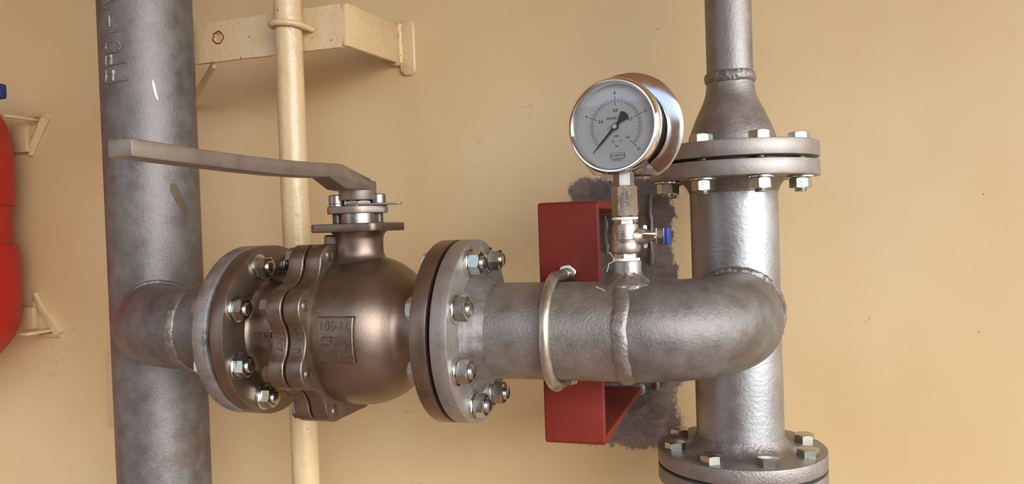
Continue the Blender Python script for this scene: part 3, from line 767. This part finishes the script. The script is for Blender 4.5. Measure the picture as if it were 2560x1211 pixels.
PSI = radians(11.5)
gn = V((-sin(PSI), -cos(PSI), 0)); gr = V((cos(PSI), -sin(PSI), 0)); gz = V((0, 0, 1))
GC = V((175.6, 1.0, 231.5))       # centre of the case
t = Thing('pressure_gauge', 'round liquid-filled pressure gauge with a polished steel case on the small valve', 'gauge', (GX, 0, 165.6))
def gf(u, v, w_): return GC + gr*u + gz*v + gn*w_
GA = (gn, gr, gz)
gd = Thing.part
bm = B(); lathe(bm, [(-25, 0), (-25, 44), (-23, 47.5), (-17, 49.6), (2, 49.6), (4, 50.5), (6, 50.5), (8, 49.6), (12, 49.6), (12, 40)], GC, GA, 120); case = t.part('case', bm, chrome)
bm = B(); lathe(bm, [(8, 50), (9, 52.6), (11, 53.6), (17, 53.8), (21, 53.6), (24, 52.6), (25.6, 50.8), (25.4, 49.2), (23, 47.6), (20.5, 46.9), (10, 46.6), (10, 49.6)], GC, GA, 144); t.part('bezel', bm, chrome, case)
# rear mounting flange, cut flat below, three screw holes
out = []; RF = 65
for i in range(180):
    a = 2*pi*i/180; x, y = RF*cos(a), RF*sin(a); out.append((x, max(y, -RF*.83)))
bm = B()
ringsv = []
for (h, dr) in ((-26.5, -1), (-27, .6), (-26, 1.3), (-24.8, .9), (-24.0, -.6), (-23.0, -4), (-21.6, -9), (-20.8, -15)):
    ringsv.append([bm.verts.new(gf(x*(RF+dr)/RF, y*(RF+dr)/RF, h)) for x, y in out])
skin(bm, ringsv); 
cc = bm.verts.new(gf(0, 0, -25.0))
for i in range(180): bm.faces.new((ringsv[0][i], ringsv[0][(i+1) % 180], cc))
mf = t.part('mounting_flange', bm, chrome_b)
for a in (90, -30, 210):
    bm = B(); c = gf(58*cos(radians(a)), 58*sin(radians(a)), 0); lathe(bm, [(-25, 3.6), (-22.7, 3.4), (-22.5, 3.0), (-22.9, 2.8), (-22.9, 0)], c, GA, 24)
    t.part('screw_hole', bm, grey_paint, mf)
# stem
bm = B(); hexa(bm, 165.7, 181, 20.5, g0, 'Z', spin=.25); t.part('connector', bm, steel_mach)
# dial
DW = 12.5
bm = B(); lathe(bm, [(DW-1, 0), (DW-1, 46.8), (DW, 46.8), (DW, 0)], GC, GA, 96); dial = t.part('dial', bm, dial_m)
D0 = DW+.12
def q2(bm, pts, h=D0):
    bm.faces.new([bm.verts.new(gf(u, v, h)) for u, v in pts])
def line(bm, a, r1, r2, wd, h=D0):
    c, s_ = cos(a), sin(a); x, y = -s_*wd/2, c*wd/2
    q2(bm, [(c*r1+x, s_*r1+y), (c*r2+x, s_*r2+y), (c*r2-x, s_*r2-y), (c*r1-x, s_*r1-y)], h)
def arc(bm, r, wd, a0, a1, n=90, h=D0, cx=0, cy=0):
    vs = []
    for i in range(n+1):
        a = a0+(a1-a0)*i/n
        vs.append((bm.verts.new(gf(cx+(r-wd/2)*cos(a), cy+(r-wd/2)*sin(a), h)), bm.verts.new(gf(cx+(r+wd/2)*cos(a), cy+(r+wd/2)*sin(a), h))))
    for p, q in zip(vs[:-1], vs[1:]): bm.faces.new((p[0], q[0], q[1], p[1]))
ang = lambda k: radians(225 - 270*k)
bk, bb = B(), B()
arc(bk, 28.0, .45, ang(0), ang(1)); arc(bb, 29.8, .45, ang(0), ang(1))
for i in range(33):
    k = i/32; a = ang(k)
    if i % 8 == 0: line(bk, a, 24.0, 28.0, .75); line(bb, a, 29.8, 34.2, .75)
    else: line(bk, a, 28.0 - (3.6 if i % 2 == 0 else 2.0), 28.0, .32); line(bb, a, 29.8, 29.8+(3.6 if i % 2 == 0 else 2.0), .32)
tx = lambda u0, v0, rot=0: (lambda u, v, w_: gf(u0+u*cos(rot)-v*sin(rot), v0+u*sin(rot)+v*cos(rot), D0+.02))
for s_, k in (('0.4', .25), ('0.8', .5), ('1.2', .75), ('1.6', 1)):
    a = ang(k); r = 19.6; text(bk, s_, 3.8, 0, tx(r*cos(a)*(.97), r*sin(a)*.93), 'CENTER', 1, .8, .022)
text(bk, 'PRESSURE GAUGE', 3.0, 0, tx(0, 9.6), 'CENTER', 1, .66, .008)
text(bk, 'MPa', 2.9, 0, tx(1, -10.8), 'CENTER', 1, .85, .01); text(bb, 'bar', 2.9, 0, tx(1, -21.6), 'CENTER', 1, .85, .01)
text(bk, 'HOWOYB', 3.1, 0, tx(1.2, -32.6), 'CENTER', 1.05, .9, .01)
text(bk, '240920327', 2.6, 0, lambda u, v, w_: gf(1.2+u+v*.25, -37.4+v, D0), 'CENTER', 1, .85)
for a, b, c_, d_ in ((-7.8, -29.8, 10.2, -29.4), (-7.8, -35.8, 10.2, -35.4)): q2(bk, [(a, b), (c_, b), (c_, d_), (a, d_)])
for x in (-7.8, 9.8): q2(bk, [(x, -35.8), (x+.4, -35.8), (x+.4, -29.4), (x, -29.4)])
arc(bk, 2.3, .25, 0, 2*pi, 32, D0, -7.4, -1.2); text(bk, '1.6', 2.0, 0, tx(-7.4, -1.2), 'CENTER', 1, .8)
for x, ch in ((-3.6, 'CT'), (5.4, 'C')):
    arc(bk, 1.6, .35, 0, 2*pi, 24, D0, x, -16.4); text(bk, ch, 1.7, 0, tx(x, -16.4), 'CENTER', 1, .7)
for s_, k in (('0', 0), ('4', .25), ('8', .5), ('12', .75), ('16', 1)):
    a = ang(k); text(bb, s_, 3.8, 0, tx(37.6*cos(a), 37.6*sin(a), a-pi/2 if k != 0 else 0 if False else a-pi/2), 'CENTER', 1, .85, .02)
t.part('black_lettering', bk, ink, dial); t.part('blue_lettering', bb, ink_b, dial)
# needle
bm = B(); a = ang(0)+.01
du, dv = cos(a), sin(a)
def nf(l_, s_): return (du*l_ - dv*s_, dv*l_ + du*s_)
prism(bm, [nf(*p) for p in ((35.5, .25), (26, .9), (20, 1.4), (19, 1.0), (4, 1.5), (0, 1.8), (-6, 1.8), (-8.5, 2.4), (-16.2, 6.0), (-17.8, 5.2), (-19.0, 2.8), (-19.4, 0), (-19.0, -2.8), (-17.8, -5.2), (-16.2, -6.0), (-8.5, -2.4), (-6, -1.8), (0, -1.8), (4, -1.5), (19, -1.0), (20, -1.4), (26, -.9), (35.5, -.25))], gf, DW+2.0, DW+2.6)
lathe(bm, [(DW, 0), (DW, 3.6), (DW+3.6, 3.6), (DW+3.6, 0)], GC, GA, 32); nd = t.part('needle', bm, ink)
bm = B(); lathe(bm, [(DW+3.5, 0), (DW+3.5, 2.7), (DW+4.4, 2.5), (DW+4.5, 0)], GC, GA, 32); t.part('hub_cap', bm, white_m, nd)
# glycerine up to a level below the top, then glass
lev = 25.2; a0 = asin(lev/46.4)
seg = [(46.4*cos(a0 + (-pi-2*a0)*i/90), 46.4*sin(a0 + (-pi-2*a0)*i/90)) for i in range(91)]
bm = B(); prism(bm, seg, gf, DW+5.0, DW+6.4); t.part('liquid_filling', bm, liquid_m)
bm = B(); lathe(bm, [(20.8, 0), (20.8, 46.9)], GC, GA, 96); t.part('glass', bm, glass_m)

# white sealing tape at the two joints, with loose ends
def tape(z, r, label, wisps):
    bm = B(); lathe(bm, [(z-1.7, r-1.2), (z-1.4, r+.4), (z+1.2, r+.3), (z+1.6, r-1)], g0, 'Z', 40, lambda a, h: 1+.06*noise.noise(V((cos(a)*3, sin(a)*3, h))))
    for w_ in wisps: tube(bm, w_, .35, 6)
    single('sealing_tape', bm, tape_m, label, 'tape', (GX, 0, z))
tape(128.6, 14.6, 'white sealing tape wound under the hexagonal coupling', [[(GX-8, -13, 129), (GX, -15.5, 126.4), (GX+8, -13.5, 127.2), (GX+13, -7, 129)], [(GX+12, -6, 126), (GX+15.5, -6, 124.4)]])
tape(82.2, 15.2, 'white sealing tape with loose threads at the foot of the small valve', [[(GX-12, -9, 83), (GX-15, -10, 88), (GX-18, -10, 91)], [(GX-11, -10, 81), (GX-18, -12, 78), (GX-19, -13, 72), (GX-20.5, -13, 69)]])
bm = B(); tube(bm, [(147, -22.5, 53.0), (151, -25, 51.6), (156, -28, 50.2), (158, -30, 49.0)], .5, 6)
single('tape_thread', bm, tape_m, 'short white thread lying on top of the horizontal pipe', 'thread', (150, -24, 52))

# ------------------------------------------------------------------ cream pipe, its bracket and clamp
CX, CY = -367, 176
bm = B(); lathe(bm, [(-1300, 19), (-1300, 21.3)] + [(z, 21.3) for z in range(-1270, 1500, 30)] + [(1500, 21.3)], (CX, CY, 0), 'Z', 56, lambda a, h: 1+.02*noise.noise(V((cos(a), sin(a), h*.012))))
single('painted_pipe', bm, cream_rough, 'slim cream painted vertical pipe behind the valve lever', 'pipe', (CX, CY, -1300))
t = Thing('wall_bracket', 'cream painted flat steel bracket holding the slim cream pipe near the top', 'bracket', (-270, WY, 455))
hole = (-515, 453)
bm = B()
# flat bar with a through hole, bent back to the wall
def ragged(z, x): return z + 1.5*noise.noise(V((x*.05, z, 0)))
top = [(x, ragged(481 if x > -330 else 481+(x+330)*.008, x)) for x in range(-600, -276, 12)]
botm = [(x, ragged(414, x)) for x in range(-600, -276, 12)][::-1]
# split in two outlines around the hole
hx, hz, hr = hole[0], hole[1], 8.5
up_half = [(x, z) for x, z in top] + [(-278, 453)] + [(hx+hr*cos(a), hz+hr*sin(a)) for a in [pi*i/12 for i in range(13)]] + [(-600, 453)]
dn_half = [(x, z) for x, z in botm] + [(-600, 453)] + [(hx+hr*cos(a), hz+hr*sin(a)) for a in [pi + pi*i/12 for i in range(13)]] + [(-278, 453)]
fy = lambda u, v, w_: V((u, w_, v))
prism(bm, up_half, fy, 198, 206); prism(bm, dn_half, fy, 198, 206)
bar = t.part('bar', bm, cream_rough)
bm = B(); prism(bm, [(198.5, 415), (198.5, 480), (204, 483), (WY, 492), (WY, 424)], lambda u, v, w_: V((w_, u, v)), -286, -277, 2.5); t.part('bent_leg', bm, cream_rough)
bm = B(); prism(bm, [(x-262, z+450) for x, z in rrect(15, 49, 12)], fy, WY-7, WY+1, 3, 3)
weld_ring(bm, [(-288, WY-8, 424), (-275, WY-8, 424), (-275, WY-8, 492), (-288, WY-8, 492)], 5, .6, 10); t.part('wall_pad', bm, cream_rough)
bm = B(); lathe(bm, [(198.2, hr+.2), (197.4, hr+1.2), (197.6, hr+2.6)], (hx, 0, hz), 'Y', 32, lambda a, h: 1+.25*noise.noise(V((cos(a)*2, sin(a)*2, 0)))); t.part('bare_hole_rim', bm, red_p, label='ragged reddish rim of the hole')
bm = B(); prism(bm, [(-536, 206), (-528, 206), (-740, WY), (-752, WY)], lambda u, v, w_: V((u, v, w_ - (v-206)*.17)), 405, 417, 1); t.part('brace', bm, cream)
t = Thing('pipe_clamp', 'cream painted round-bar clamp around the slim pipe at the bracket', 'clamp', (CX, CY, 450))
R2 = 26.5
pts = [V((CX-R2-1, 197, 453)), V((CX-R2, CY, 452))] + [V((CX-R2*cos(a), CY-R2*sin(a), 452-5*a/pi)) for a in [pi*i/24 for i in range(1, 24)]] + [V((CX+R2, CY, 447)), V((CX+R2+3, 197, 446))]
bm = B(); tube(bm, pts, 4.8, 16, lump=.12); t.part('rod', bm, cream_rough)

# thin wall strip half hidden behind the thick left pipe
bm = B(); box(bm, (-974, WY-5, -266), (-900, WY, -110), 1.5)
single('wall_plate', bm, cream, 'pale cream plate edge on the wall, peeping out left of the thick pipe', 'plate', (-937, WY, -188))

# ------------------------------------------------------------------ red canister at the left edge and what carries it
KX, KY = -1230, 225   # centre line of the canister
bm = B(); lathe(bm, [(-150, 0), (-150, 20), (-142, 50), (-128, 76), (-115, 92), (-100, 104.3), (-89, 115), (-76, 125), (-65.9, 131.8), (-50, 138.5), (-33.6, 142.8), (0, 147.5), (49, 148.7), (100, 148), (119.5, 147.3), (122, 146.4), (122.8, 144.5), (123, 136.6), (203, 137.2), (203.2, 141.5), (205, 143.5), (257, 144.8), (299, 144.3), (332, 141.4), (365, 135.8), (393, 123.1), (408, 108), (418, 85), (424, 50), (426, 0)], (KX, KY, 0), 'Z', 96)
single('canister', bm, red_pl, 'big red rounded plastic canister with a recessed band at the left edge', 'canister', (KX, KY, -150))
bm = B(); prism(bm, [(x, z) for x, z in rrect(17, 15, 5)], lambda u, v, w_: V((-1121+u, w_, 431+v)), 282, 300, 4, 3)
single('blue_tag', bm, blue_pl, 'dark blue plastic piece just above the red canister', 'tag', (-1142, 291, 430))
bm = B()
tube(bm, [V((-1142 + 5*sin(k*1.3), 290+3*cos(k*1.3), 418 - k*4)) for k in range(8)], 2.4, 8, lump=.3)
single('black_cord', bm, black_m, 'short black cord between the blue piece and the red canister', 'cord', (-1142, 290, 415))
def canister_bracket(z, s_, label):
    t = Thing('canister_bracket', label, 'bracket', (-1120, WY, z), 'cream brackets behind the red canister')
    if s_ > 0:
        bm = B(); box(bm, (-1131, 308, z-3), (-1123, WY, z+3), 1); t.part('arm', bm, cream_rough)
        bm = B(); box(bm, (-1190, WY-16, z-66), (-1148, WY, z-3), 1); t.part('web', bm, cream)
        bm = B(); tube(bm, [V((-1104, WY-3, z+5)), V((-1118, WY-3, z-14)), V((-1140, WY-3, z-48)), V((-1152, WY-3, z-72))], [12, 11, 10, 7], 10, lump=.3)
        tube(bm, [V((-1160, WY-2, z-6)), V((-1157, WY-2, z-30)), V((-1154, WY-2, z-60))], 5, 8, lump=.4)
        tube(bm, [V((-1155, WY-2, z+8)), V((-1130, WY-2, z+11)), V((-1104, WY-2, z+8))], 5, 8, lump=.4)
    else:
        bm = B(); box(bm, (-1130, 322, z-3), (-1108, WY, z+3), 1); t.part('arm', bm, cream_rough)
        bm = B(); box(bm, (-1195, WY-16, z+3), (-1152, WY, z+50), 1); t.part('web', bm, cream)
        bm = B(); tube(bm, [V((-1090, WY-3, z-8)), V((-1108, WY-3, z+12)), V((-1138, WY-3, z+46)), V((-1158, WY-3, z+78))], [12, 11, 10, 7], 10, lump=.3)
        tube(bm, [V((-1164, WY-2, z+6)), V((-1162, WY-2, z+30)), V((-1160, WY-2, z+62))], 5, 8, lump=.4)
        tube(bm, [V((-1155, WY-2, z-10)), V((-1125, WY-2, z-12)), V((-1092, WY-2, z-12))], 5, 8, lump=.4)
    t.part('weld_bead', bm, cream_rough)
canister_bracket(386, 1, 'upper cream wall bracket beside the red canister')
canister_bracket(-62, -1, 'lower cream wall bracket beside the red canister')
